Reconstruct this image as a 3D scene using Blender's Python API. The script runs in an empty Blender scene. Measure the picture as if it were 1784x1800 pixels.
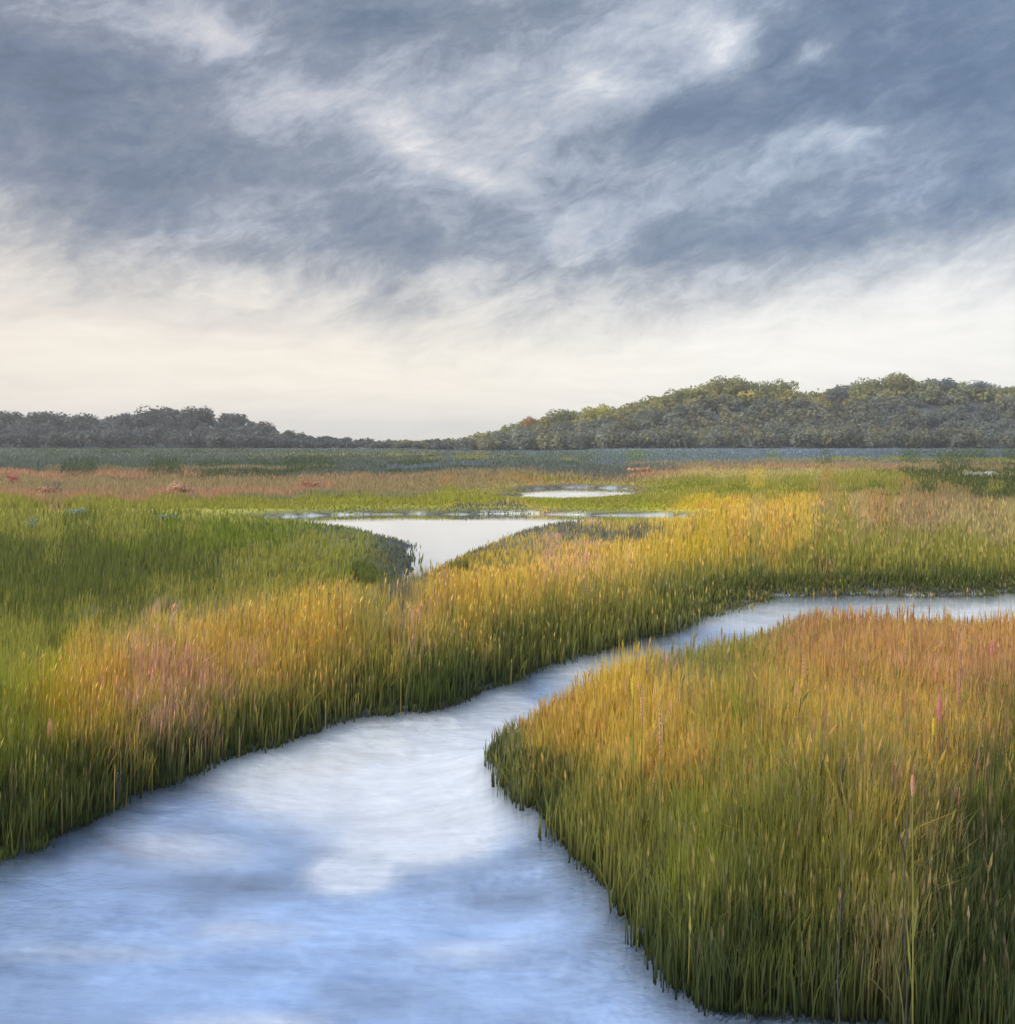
import bpy, math, random
import numpy as np

# ------------------------------------------------------------------ camera
F = 1913.0            # focal length in pixels of the 1784 x 1800 picture
HC = 3.2              # eye height over the water
CX, HOR = 892.0, 775.0
sc = bpy.context.scene
cam_d = bpy.data.cameras.new('camera')
cam = bpy.data.objects.new('camera', cam_d)
sc.collection.objects.link(cam)
cam.location = (0, 0, HC)
cam.rotation_euler = (math.radians(90), 0, 0)
cam_d.lens = 36.0 * F / 1800.0
cam_d.sensor_width = 36.0
cam_d.shift_y = -(900.0 - HOR) / 1800.0
cam_d.clip_start = 0.1
cam_d.clip_end = 9000
sc.camera = cam

sc.render.engine = 'CYCLES'
sc.view_settings.view_transform = 'Standard'
sc.view_settings.look = 'None'
sc.view_settings.exposure = 0.7
sc.view_settings.gamma = 1.0
sc.view_settings.use_curve_mapping = False
sc.cycles.max_bounces = 6
sc.cycles.diffuse_bounces = 3
sc.cycles.glossy_bounces = 3
sc.cycles.transmission_bounces = 3
sc.cycles.transparent_max_bounces = 4
sc.cycles.volume_bounces = 0
sc.cycles.sample_clamp_indirect = 3
sc.cycles.use_denoising = True

# ------------------------------------------------------------------ sky and sun
SUN_EL = 42.0
sun_az = math.radians(-118)
w = bpy.data.worlds.new('World')
sc.world = w
w.use_nodes = True
nt = w.node_tree
nt.nodes.clear()
N, L = nt.nodes, nt.links


def val(x, sock):
    if isinstance(x, (int, float)):
        sock.default_value = x
    elif isinstance(x, (tuple, list)):
        sock.default_value = x
    else:
        L.new(x, sock)


def M(op, a, b=0.0, c=None, clamp=False):
    n = N.new('ShaderNodeMath'); n.operation = op; n.use_clamp = clamp
    val(a, n.inputs[0]); val(b, n.inputs[1])
    if c is not None: val(c, n.inputs[2])
    return n.outputs[0]


def V(op, a, b=(0, 0, 0)):
    n = N.new('ShaderNodeVectorMath'); n.operation = op
    val(a, n.inputs[0]); val(b, n.inputs[1])
    return n.outputs['Value'] if op in ('LENGTH', 'DOT_PRODUCT') else n.outputs[0]


def SS(x, a, b):
    n = N.new('ShaderNodeMapRange'); n.interpolation_type = 'SMOOTHSTEP'
    val(x, n.inputs['Value']); val(a, n.inputs['From Min']); val(b, n.inputs['From Max'])
    return n.outputs[0]


def MIX(f, a, b):
    n = N.new('ShaderNodeMix'); n.data_type = 'RGBA'
    val(f, n.inputs[0]); val(a, n.inputs[6]); val(b, n.inputs[7])
    return n.outputs[2]


def NOISE(vec, scale, detail=5, rough=0.6, dist=0.0):
    n = N.new('ShaderNodeTexNoise'); val(vec, n.inputs['Vector'])
    n.inputs['Scale'].default_value = scale; n.inputs['Detail'].default_value = detail
    n.inputs['Roughness'].default_value = rough; n.inputs['Distortion'].default_value = dist
    return n


def MAP(vec, loc=(0, 0, 0), rot=(0, 0, 0), scale=(1, 1, 1), kind='POINT'):
    n = N.new('ShaderNodeMapping'); n.vector_type = kind
    val(vec, n.inputs[0]); n.inputs[1].default_value = loc
    n.inputs[2].default_value = rot; n.inputs[3].default_value = scale
    return n.outputs[0]


def RAMP(x, stops):
    n = N.new('ShaderNodeValToRGB'); val(x, n.inputs[0])
    e = n.color_ramp.elements
    while len(e) > 1: e.remove(e[0])
    e[0].position = stops[0][0]; e[0].color = (*stops[0][1], 1)
    for p, c in stops[1:]:
        q = e.new(p); q.color = (*c, 1)
    return n.outputs[0]


tc = N.new('ShaderNodeTexCoord')
DIR = tc.outputs['Generated']
sep = N.new('ShaderNodeSeparateXYZ'); L.new(DIR, sep.inputs[0])
dx, dy, dz = sep.outputs
# wispy strokes of cloud, slanting up to the right
R25 = math.radians(20)
slant = MAP(DIR, rot=(0, R25, 0), scale=(1, 1, 1))
warp = NOISE(MAP(slant, scale=(1.0, 1.0, 2.2)), 7, 4, 0.55)
wv = V('SCALE', V('SUBTRACT', warp.outputs['Color'], (0.5, 0.5, 0.5)))
wv.node.inputs['Scale'].default_value = 0.05
DW = V('ADD', DIR, wv)
slw = V('ADD', slant, wv)
n_big = NOISE(MAP(slw, loc=(4.3, 1.7, 2.9), scale=(1, 1, 2.0)), 3.6, 5, 0.6).outputs[0]
n_mid = NOISE(MAP(slw, loc=(1.1, 6.2, 0.4), scale=(1, 1, 2.2)), 12, 6, 0.68).outputs[0]
n_fine = NOISE(MAP(slw, scale=(1, 1, 2.6)), 40, 6, 0.72, 0.0).outputs[0]


def blob(px, py, sx, sy, rot, amp):
    x, y, z = px - CX, F, HOR - py
    l = math.sqrt(x * x + y * y + z * z)
    c = (x / l, y / l, z / l)
    m = MAP(DW, loc=c, rot=(0, -math.radians(rot), 0), scale=(sx / F, 0.6, sy / F), kind='TEXTURE')
    q = V('DOT_PRODUCT', m, m)
    return M('MULTIPLY', M('EXPONENT', M('MULTIPLY', q, -1.0)), amp)


BLOBS = [
    # light cloud streaks
    (375, 62, 85, 32, 0, .30), (150, 35, 150, 40, 0, .16), (560, 185, 130, 45, 5, .22), (720, 240, 100, 40, -12, .26),
    (845, 318, 80, 26, -14, .34), (900, 240, 150, 60, 10, .12), (1010, 160, 190, 45, 8, .20), (1080, 150, 90, 30, -5, .16),
    (1195, 25, 95, 46, 10, .30), (1275, 75, 55, 36, 0, .50), (1415, 97, 42, 13, 20, .34), (1475, 240, 78, 26, 0, .42),
    (1010, 400, 70, 60, 0, .28), (420, 375, 160, 34, 15, .16), (1300, 320, 170, 30, 12, .16),
    (1600, 300, 120, 60, 10, .10), (960, 90, 160, 30, 5, .08),
    # darker masses
    (180, 230, 290, 130, 0, -.28), (60, 110, 200, 80, 0, -.16), (710, 45, 180, 60, 5, -.20), (1260, 190, 170, 70, 10, -.20),
    (1620, 130, 300, 150, 0, -.25), (790, 410, 260, 60, 5, -.14), (1200, 440, 200, 40, 10, -.10), (1750, 350, 150, 70, 0, -.10),
    (380, 320, 160, 40, 0, -.08),
]
t = M('ADD', 0.49, 0.0)
for b in BLOBS:
    t = M('ADD', t, blob(*b))
t = M('MULTIPLY_ADD', M('SUBTRACT', n_big, 0.5), 0.35, t)
t = M('MULTIPLY_ADD', M('SUBTRACT', n_mid, 0.5), 0.85, t)
t = M('MULTIPLY_ADD', M('SUBTRACT', n_fine, 0.5), 0.40, t)
cloud = RAMP(t, [(0.0, (.10, .145, .215)), (0.22, (.14, .19, .275)), (0.42, (.215, .265, .34)), (0.60, (.36, .41, .49)),
                 (0.80, (.53, .56, .61)), (1.0, (.80, .80, .79))])
left_tint = RAMP(M('ADD', dx, 0.5), [(0.0, (1.09, 1.0, .98)), (0.5, (1.02, 1.0, 1.0)), (1.0, (.88, .98, 1.10))])
mt = N.new('ShaderNodeMix'); mt.data_type = 'RGBA'; mt.blend_type = 'MULTIPLY'; mt.inputs[0].default_value = 1
L.new(cloud, mt.inputs[6]); L.new(left_tint, mt.inputs[7]); cloud = mt.outputs[2]
# higher up, over the head of the viewer, the cloud opens on blue
hi_noise = M('MULTIPLY_ADD', M('SUBTRACT', n_big, 0.5), 1.6, M('MULTIPLY', M('SUBTRACT', n_mid, 0.5), 1.2))
high = RAMP(M('ADD', hi_noise, 0.5), [(0.0, (.24, .42, .86)), (0.42, (.36, .54, .92)), (0.7, (.66, .78, .98)), (1.0, (.95, .97, 1.0))])
col = MIX(SS(M('MULTIPLY_ADD', M('SUBTRACT', n_big, 0.5), 0.15, dz), 0.38, 0.48), cloud, high)
# pale band over the horizon
warm = RAMP(M('ADD', dx, 0.5), [(0.0, (.84, .76, .66)), (0.45, (.93, .86, .75)), (0.7, (.92, .89, .83)), (1.0, (.87, .86, .84))])
lil = M('MULTIPLY', blob(380, 560, 420, 34, 0, 1.0), 0.30)
warm = MIX(lil, warm, (.52, .48, .50, 1))
warm = MIX(M('MULTIPLY', blob(700, 765, 500, 40, 0, 1.0), 0.12), warm, (.70, .72, .75, 1))
edge = M('MULTIPLY_ADD', M('MULTIPLY', dx, dx), 0.24, 0.108)
edge = M('MULTIPLY_ADD', M('SUBTRACT', n_mid, 0.5), 0.09, edge)
edge = M('MULTIPLY_ADD', M('SUBTRACT', n_big, 0.5), 0.06, edge)
band = SS(M('SUBTRACT', dz, edge), 0.070, -0.050)
col = MIX(band, col, warm)
streak = M('MULTIPLY_ADD', M('SUBTRACT', NOISE(MAP(DW, scale=(1, 1, 9)), 9, 4, 0.6).outputs[0], 0.5), 0.28, 1.0)
col = V('SCALE', col); col.node.inputs['Scale'].default_value = 1; L.new(streak, col.node.inputs['Scale'])
sky = N.new('ShaderNodeTexSky'); sky.sky_type = 'NISHITA'; sky.sun_disc = False
sky.sun_elevation = math.radians(SUN_EL); sky.sun_rotation = sun_az
SKY_S = 0.10
colb = V('SCALE', col); colb.node.inputs['Scale'].default_value = 0.70 / SKY_S
tot = MIX(0.96, sky.outputs[0], colb)
bg = N.new('ShaderNodeBackground'); bg.inputs['Strength'].default_value = SKY_S
L.new(tot, bg.inputs['Color'])
wo = N.new('ShaderNodeOutputWorld'); L.new(bg.outputs[0], wo.inputs[0])

sl = bpy.data.lights.new('sun', 'SUN')
sl.energy = 3.0
sl.angle = math.radians(8)
sl.color = (1.0, 0.93, 0.82)
so = bpy.data.objects.new('sun', sl)
sc.collection.objects.link(so)
from mathutils import Vector, Matrix, Euler
el = math.radians(SUN_EL)
sd_ = Vector((math.sin(sun_az) * math.cos(el), math.cos(sun_az) * math.cos(el), math.sin(el)))
so.rotation_euler = (-sd_).to_track_quat('-Z', 'Y').to_euler()
so.location = (0, 0, 60)

# ------------------------------------------------------------------ helpers
rng = np.random.default_rng(7)
C = sc.collection


def at(px, py, z=0.0):
    Y = (HC - z) * F / (py - HOR)
    return ((px - CX) / F * Y, Y)


def to_px(x, y, z=0.0):
    return CX + F * x / y, HOR + F * (HC - z) / y


_lat = rng.random((512, 512))


def vnoise(x, y):
    xi = np.floor(x).astype(np.int64); yi = np.floor(y).astype(np.int64)
    fx = x - xi; fy = y - yi
    fx = fx * fx * (3 - 2 * fx); fy = fy * fy * (3 - 2 * fy)
    a = _lat[xi % 512, yi % 512]; b = _lat[(xi + 1) % 512, yi % 512]
    c = _lat[xi % 512, (yi + 1) % 512]; d = _lat[(xi + 1) % 512, (yi + 1) % 512]
    return (a + (b - a) * fx) * (1 - fy) + (c + (d - c) * fx) * fy


def fbm(x, y, o=3):
    s, a, n = 0, 0.5, 0
    for k in range(o):
        s = s + a * vnoise(x * 2 ** k + 17 * k, y * 2 ** k + 5 * k); n += a; a *= 0.5
    return s / n


def tag(o, label=None, cat=None, group=None, kind=None):
    if label: o['label'] = label
    if cat: o['category'] = cat
    if group: o['group'] = group
    if kind: o['kind'] = kind
    return o


def link(o, parent=None):
    C.objects.link(o)
    if parent: o.parent = parent
    return o


def empty(name, loc, rz=0.0):
    o = bpy.data.objects.new(name, None)
    o.location = loc; o.rotation_euler = (0, 0, rz)
    o.empty_display_size = 0.2
    return link(o)


def np_mesh(name, verts, faces_flat, face_n, mat, col=None, smooth=False):
    """verts (n,3); faces_flat loop indices; face_n loops per face."""
    me = bpy.data.meshes.new(name)
    me.vertices.add(len(verts)); me.vertices.foreach_set('co', np.ascontiguousarray(verts, dtype=np.float32).ravel())
    me.loops.add(len(faces_flat)); me.loops.foreach_set('vertex_index', np.ascontiguousarray(faces_flat, dtype=np.int32))
    face_n = np.asarray(face_n, dtype=np.int32)
    st = np.concatenate([[0], np.cumsum(face_n)[:-1]]).astype(np.int32)
    me.polygons.add(len(face_n)); me.polygons.foreach_set('loop_start', st)
    if smooth: me.polygons.foreach_set('use_smooth', np.ones(len(face_n), dtype=bool))
    me.update(calc_edges=True)
    if col is not None:
        at_ = me.color_attributes.new('tint', 'FLOAT_COLOR', 'POINT')
        c4 = np.ones((len(verts), 4), dtype=np.float32); c4[:, :3] = col
        at_.data.foreach_set('color', c4.ravel())
    if mat: me.materials.append(mat)
    return me


# ------------------------------------------------------------------ materials
def new_mat(name):
    m = bpy.data.materials.new(name); m.use_nodes = True
    m.node_tree.nodes.clear()
    return m


def mat_leaf(name, trans=0.45, var=0.25, scale=3.0, gloss=0.0):
    global nt, N, L
    m = new_mat(name); nt = m.node_tree; N, L = nt.nodes, nt.links
    a = N.new('ShaderNodeVertexColor'); a.layer_name = 'tint'
    tcn = N.new('ShaderNodeTexCoord')
    no = NOISE(tcn.outputs['Object'], scale, 3, 0.6)
    k = M('MULTIPLY_ADD', M('SUBTRACT', no.outputs[0], 0.5), var * 2, 1.0)
    c = V('SCALE', a.outputs[0]); L.new(k, c.node.inputs['Scale'])
    d = N.new('ShaderNodeBsdfDiffuse'); L.new(c, d.inputs[0])
    tr = N.new('ShaderNodeBsdfTranslucent'); L.new(c, tr.inputs[0])
    mx = N.new('ShaderNodeMixShader'); mx.inputs[0].default_value = trans
    L.new(d.outputs[0], mx.inputs[1]); L.new(tr.outputs[0], mx.inputs[2])
    g = N.new('ShaderNodeBsdfGlossy'); g.inputs['Roughness'].default_value = 0.5
    m2 = N.new('ShaderNodeMixShader'); m2.inputs[0].default_value = gloss
    L.new(mx.outputs[0], m2.inputs[1]); L.new(g.outputs[0], m2.inputs[2])
    o = N.new('ShaderNodeOutputMaterial'); L.new(m2.outputs[0], o.inputs[0])
    return m


def mat_solid(name, c1, c2, scale=5.0, rough=0.8, bump=0.3):
    global nt, N, L
    m = new_mat(name); nt = m.node_tree; N, L = nt.nodes, nt.links
    tcn = N.new('ShaderNodeTexCoord')
    no = NOISE(tcn.outputs['Object'], scale, 5, 0.65)
    c = RAMP(no.outputs[0], [(0.3, c1), (0.7, c2)])
    p = N.new('ShaderNodeBsdfPrincipled'); L.new(c, p.inputs['Base Color'])
    p.inputs['Roughness'].default_value = rough
    b = N.new('ShaderNodeBump'); b.inputs['Strength'].default_value = bump; b.inputs['Distance'].default_value = 0.02
    L.new(no.outputs[0], b.inputs['Height']); L.new(b.outputs[0], p.inputs['Normal'])
    o = N.new('ShaderNodeOutputMaterial'); L.new(p.outputs[0], o.inputs[0])
    return m


def mat_water():
    """clear shallow water: a rippled mirror over a bed that shows through where one looks down steeply"""
    global nt, N, L
    m = new_mat('water'); nt = m.node_tree; N, L = nt.nodes, nt.links
    g = N.new('ShaderNodeNewGeometry'); P = g.outputs['Position']
    r1 = NOISE(MAP(P, scale=(0.8, 1.6, 1)), 1.3, 4, 0.55, 0.4).outputs[0]
    r2 = NOISE(MAP(P, scale=(1.0, 2.0, 1)), 7.0, 4, 0.6, 0.3).outputs[0]
    r3 = NOISE(MAP(P, scale=(0.6, 2.0, 1)), 26.0, 3, 0.6).outputs[0]
    hgt = M('MULTIPLY_ADD', r3, 0.16, M('MULTIPLY_ADD', r2, 0.25, r1))
    wind = NOISE(MAP(P, scale=(0.35, 1.0, 1)), 0.55, 3, 0.6, 0.5).outputs[0]
    wn = SS(wind, 0.38, 0.62)
    b = N.new('ShaderNodeBump'); b.inputs['Distance'].default_value = 0.05
    spy = N.new('ShaderNodeSeparateXYZ'); L.new(P, spy.inputs[0])
    calm = M('SUBTRACT', 1.0, M('MULTIPLY', SS(spy.outputs[1], 12.0, 24.0), 0.86))   # the back waters lie sheltered
    L.new(M('MULTIPLY', M('MULTIPLY_ADD', wn, 0.24, 0.12), calm), b.inputs['Strength']); L.new(hgt, b.inputs['Height'])
    gl = N.new('ShaderNodeBsdfGlossy'); gl.inputs['Color'].default_value = (.93, .96, 1.0, 1)
    pass; L.new(b.outputs[0], gl.inputs['Normal'])
    L.new(M('MULTIPLY', M('MULTIPLY_ADD', wn, 0.07, 0.03), calm), gl.inputs['Roughness'])
    tr = N.new('ShaderNodeBsdfTransparent'); tr.inputs['Color'].default_value = (.98, .99, 1.0, 1)
    fr = N.new('ShaderNodeFresnel'); fr.inputs['IOR'].default_value = 1.33; L.new(b.outputs[0], fr.inputs['Normal'])
    fac = M('MULTIPLY_ADD', fr.outputs[0], 1.15, 0.10, clamp=True)
    mx = N.new('ShaderNodeMixShader'); L.new(fac, mx.inputs[0]); L.new(tr.outputs[0], mx.inputs[1]); L.new(gl.outputs[0], mx.inputs[2])
    o = N.new('ShaderNodeOutputMaterial'); L.new(mx.outputs[0], o.inputs[0])
    return m


def mat_ground():
    global nt, N, L
    m = new_mat('marsh_ground'); nt = m.node_tree; N, L = nt.nodes, nt.links
    g = N.new('ShaderNodeNewGeometry'); P = g.outputs['Position']
    a = N.new('ShaderNodeVertexColor'); a.layer_name = 'tint'
    n1 = NOISE(P, 3.0, 6, 0.65).outputs[0]
    n2 = NOISE(MAP(P, scale=(0.25, 1, 1)), 0.15, 5, 0.65).outputs[0]
    k = M('MULTIPLY_ADD', M('SUBTRACT', n1, 0.5), 0.4, 1.0)
    k = M('MULTIPLY', k, M('MULTIPLY_ADD', M('SUBTRACT', n2, 0.5), 0.9, 1.0))
    n3 = NOISE(MAP(P, scale=(0.9, 4.0, 1)), 1.6, 6, 0.7, 0.3).outputs[0]
    k = M('MULTIPLY', k, M('MULTIPLY_ADD', M('SUBTRACT', n3, 0.5), 0.55, 1.0))
    c = V('SCALE', a.outputs[0]); L.new(k, c.node.inputs['Scale'])
    p = N.new('ShaderNodeBsdfPrincipled'); L.new(c, p.inputs['Base Color'])
    p.inputs['Roughness'].default_value = 1.0; p.inputs['Specular IOR Level'].default_value = 0.08
    b = N.new('ShaderNodeBump'); b.inputs['Strength'].default_value = 0.3; b.inputs['Distance'].default_value = 0.04
    L.new(n1, b.inputs['Height']); L.new(b.outputs[0], p.inputs['Normal'])
    o = N.new('ShaderNodeOutputMaterial'); L.new(p.outputs[0], o.inputs[0])
    return m


MAT_REED = mat_leaf('reed_blades', 0.5, 0.15, 6.0)
MAT_TREE = mat_leaf('tree_leaves', 0.5, 0.3, 0.15, 0.0)
MAT_FLOWER = mat_leaf('petals', 0.4, 0.1, 20.0, 0.0)
MAT_BARK = mat_solid('bark', (.05, .04, .03), (.12, .10, .08), 8)
MAT_DARKWOOD = mat_solid('wet_wood', (.015, .016, .014), (.05, .045, .04), 14, 0.6)
MAT_WATER = mat_water()
MAT_GROUND = mat_ground()

# ------------------------------------------------------------------ shorelines (traced on the water plane)
LEFT_BANK = [(-1500, 1760), (-700, 1640), (-300, 1575), (0, 1498), (100, 1446), (240, 1388), (380, 1336), (520, 1295), (600, 1264), (700, 1250),
             (800, 1234), (850, 1203), (900, 1180), (980, 1160), (1080, 1130), (1180, 1100), (1250, 1074), (1320, 1055), (1400, 1046),
             (1520, 1042), (1660, 1048), (1784, 1038), (2100, 1030), (2900, 1040)]
FAR_SIDE_BED = [(866, 1305), (900, 1312), (1000, 1305), (1150, 1262), (1300, 1172), (1400, 1160), (1500, 1160), (1660, 1172),
                (1784, 1165), (2100, 1160), (2900, 1170)]
NEAR_SIDE_BED = [(868, 1335), (885, 1362), (930, 1410), (1000, 1470), (1060, 1515), (1110, 1575), (1150, 1625), (1200, 1690), (1222, 1728),
                 (1290, 1752), (1400, 1752), (1500, 1765), (1650, 1800), (1800, 1840), (2200, 1900), (3000, 2000)]
RIVER = LEFT_BANK + FAR_SIDE_BED[::-1] + NEAR_SIDE_BED + [(3600, 2600), (3600, 6000), (-4000, 6000), (-3200, 2400)]
POND = [(440, 912), (600, 905), (900, 904), (1160, 907), (1230, 914), (1180, 921), (1060, 920), (960, 925), (905, 940), (880, 962),
        (800, 985), (755, 1012), (735, 1040), (700, 1042), (705, 1015), (730, 985), (725, 965), (680, 945), (600, 930), (520, 920)]
POOL = [(880, 866), (950, 859), (1040, 857), (1105, 861), (1090, 876), (1000, 884), (900, 880)]
SLOUGH = [(730, 787), (800, 785), (900, 786), (1030, 787), (1040, 792), (900, 794), (760, 792)]


def world_poly(pts, it=2):
    p = np.array([at(*q) for q in pts])
    for _ in range(it):
        q = np.roll(p, -1, axis=0)
        p = np.stack([p * 0.75 + q * 0.25, p * 0.25 + q * 0.75], 1).reshape(-1, 2)
    return p


RIV = world_poly(RIVER, 1); PON = world_poly(POND, 2); POO = world_poly(POOL, 2); SLO = world_poly(SLOUGH, 1)


def sdist(poly, x, y):
    """signed distance, positive outside the polygon"""
    n = len(x); out = np.empty(n)
    a = poly; b = np.roll(poly, -1, axis=0); e = b - a; el2 = (e ** 2).sum(1) + 1e-12
    for s in range(0, n, 40000):
        X = x[s:s + 40000, None]; Y = y[s:s + 40000, None]
        vx = X - a[:, 0]; vy = Y - a[:, 1]
        tt = np.clip((vx * e[:, 0] + vy * e[:, 1]) / el2, 0, 1)
        d = np.sqrt(((vx - tt * e[:, 0]) ** 2 + (vy - tt * e[:, 1]) ** 2).min(1))
        cond = (a[:, 1] > Y) != (b[:, 1] > Y)
        xin = a[:, 0] + (Y - a[:, 1]) * e[:, 0] / np.where(np.abs(e[:, 1]) < 1e-12, 1e-12, e[:, 1])
        ins = (cond & (X < xin)).sum(1) % 2 == 1
        out[s:s + 40000] = np.where(ins, -d, d)
    return out


def shore(x, y):
    s = sdist(RIV, x, y)
    s = s + 0.40 * (fbm(x * 1.1, y * 1.1) - 0.5) + 0.16 * (vnoise(x * 5, y * 5) - 0.5)
    far = np.minimum(np.minimum(sdist(PON, x, y) + 1.2 * (fbm(x * .5, y * .5) - .5), sdist(POO, x, y) + 3.0 * (fbm(x * .25, y * .25) - .5)), sdist(SLO, x, y))
    return np.minimum(s, far)


# white water sheen put into the bed colour: x, y, width, depth as seen, strength
SHEENS = [(640, 1320, 260, 66, 1.1), (800, 1290, 90, 80, 1.1), (740, 1405, 170, 50, 1.0), (620, 1468, 70, 34, .9), (870, 1225, 90, 26, .9), (330, 1440, 150, 26, .42), (420, 1560, 140, 22, .40),
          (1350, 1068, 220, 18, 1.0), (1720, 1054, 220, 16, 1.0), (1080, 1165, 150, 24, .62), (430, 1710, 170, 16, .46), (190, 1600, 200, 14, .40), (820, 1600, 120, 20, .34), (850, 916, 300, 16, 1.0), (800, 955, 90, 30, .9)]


def sheen(x, y):
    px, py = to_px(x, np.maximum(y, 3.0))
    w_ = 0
    for (a, b, c, d, k) in SHEENS:
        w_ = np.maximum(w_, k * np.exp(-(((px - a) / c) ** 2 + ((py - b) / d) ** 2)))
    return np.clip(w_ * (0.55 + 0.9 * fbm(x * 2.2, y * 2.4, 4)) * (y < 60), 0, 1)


def ground_z(x, y, s=None):
    if s is None: s = shore(x, y)
    land = 0.26 * (1 - np.exp(-np.maximum(s, 0) / 0.55)) + 0.07 * (fbm(x * .8, y * .8) - 0.5) * np.clip(s, 0, 1)
    bed = -0.32 * (1 - np.exp(np.minimum(s, 0) / 0.5))
    return np.where(s > 0, land, bed)


# ------------------------------------------------------------------ plant colours (albedo)
PAL = {
    'gold': (.84, .60, .11), 'amber': (.78, .47, .12), 'rust': (.58, .33, .14), 'pink': (.90, .52, .38), 'lime': (.42, .44, .06),
    'yellow': (.74, .56, .05), 'olive': (.40, .37, .08), 'green': (.165, .185, .045), 'deep': (.075, .105, .045), 'sage': (.30, .31, .17),
    'straw': (.60, .48, .22), 'grey': (.17, .19, .17), 'tan': (.42, .32, .17), 'coral': (.58, .32, .20), 'vivid': (.19, .25, .03),
    'blue': (.20, .25, .31),
}
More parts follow.
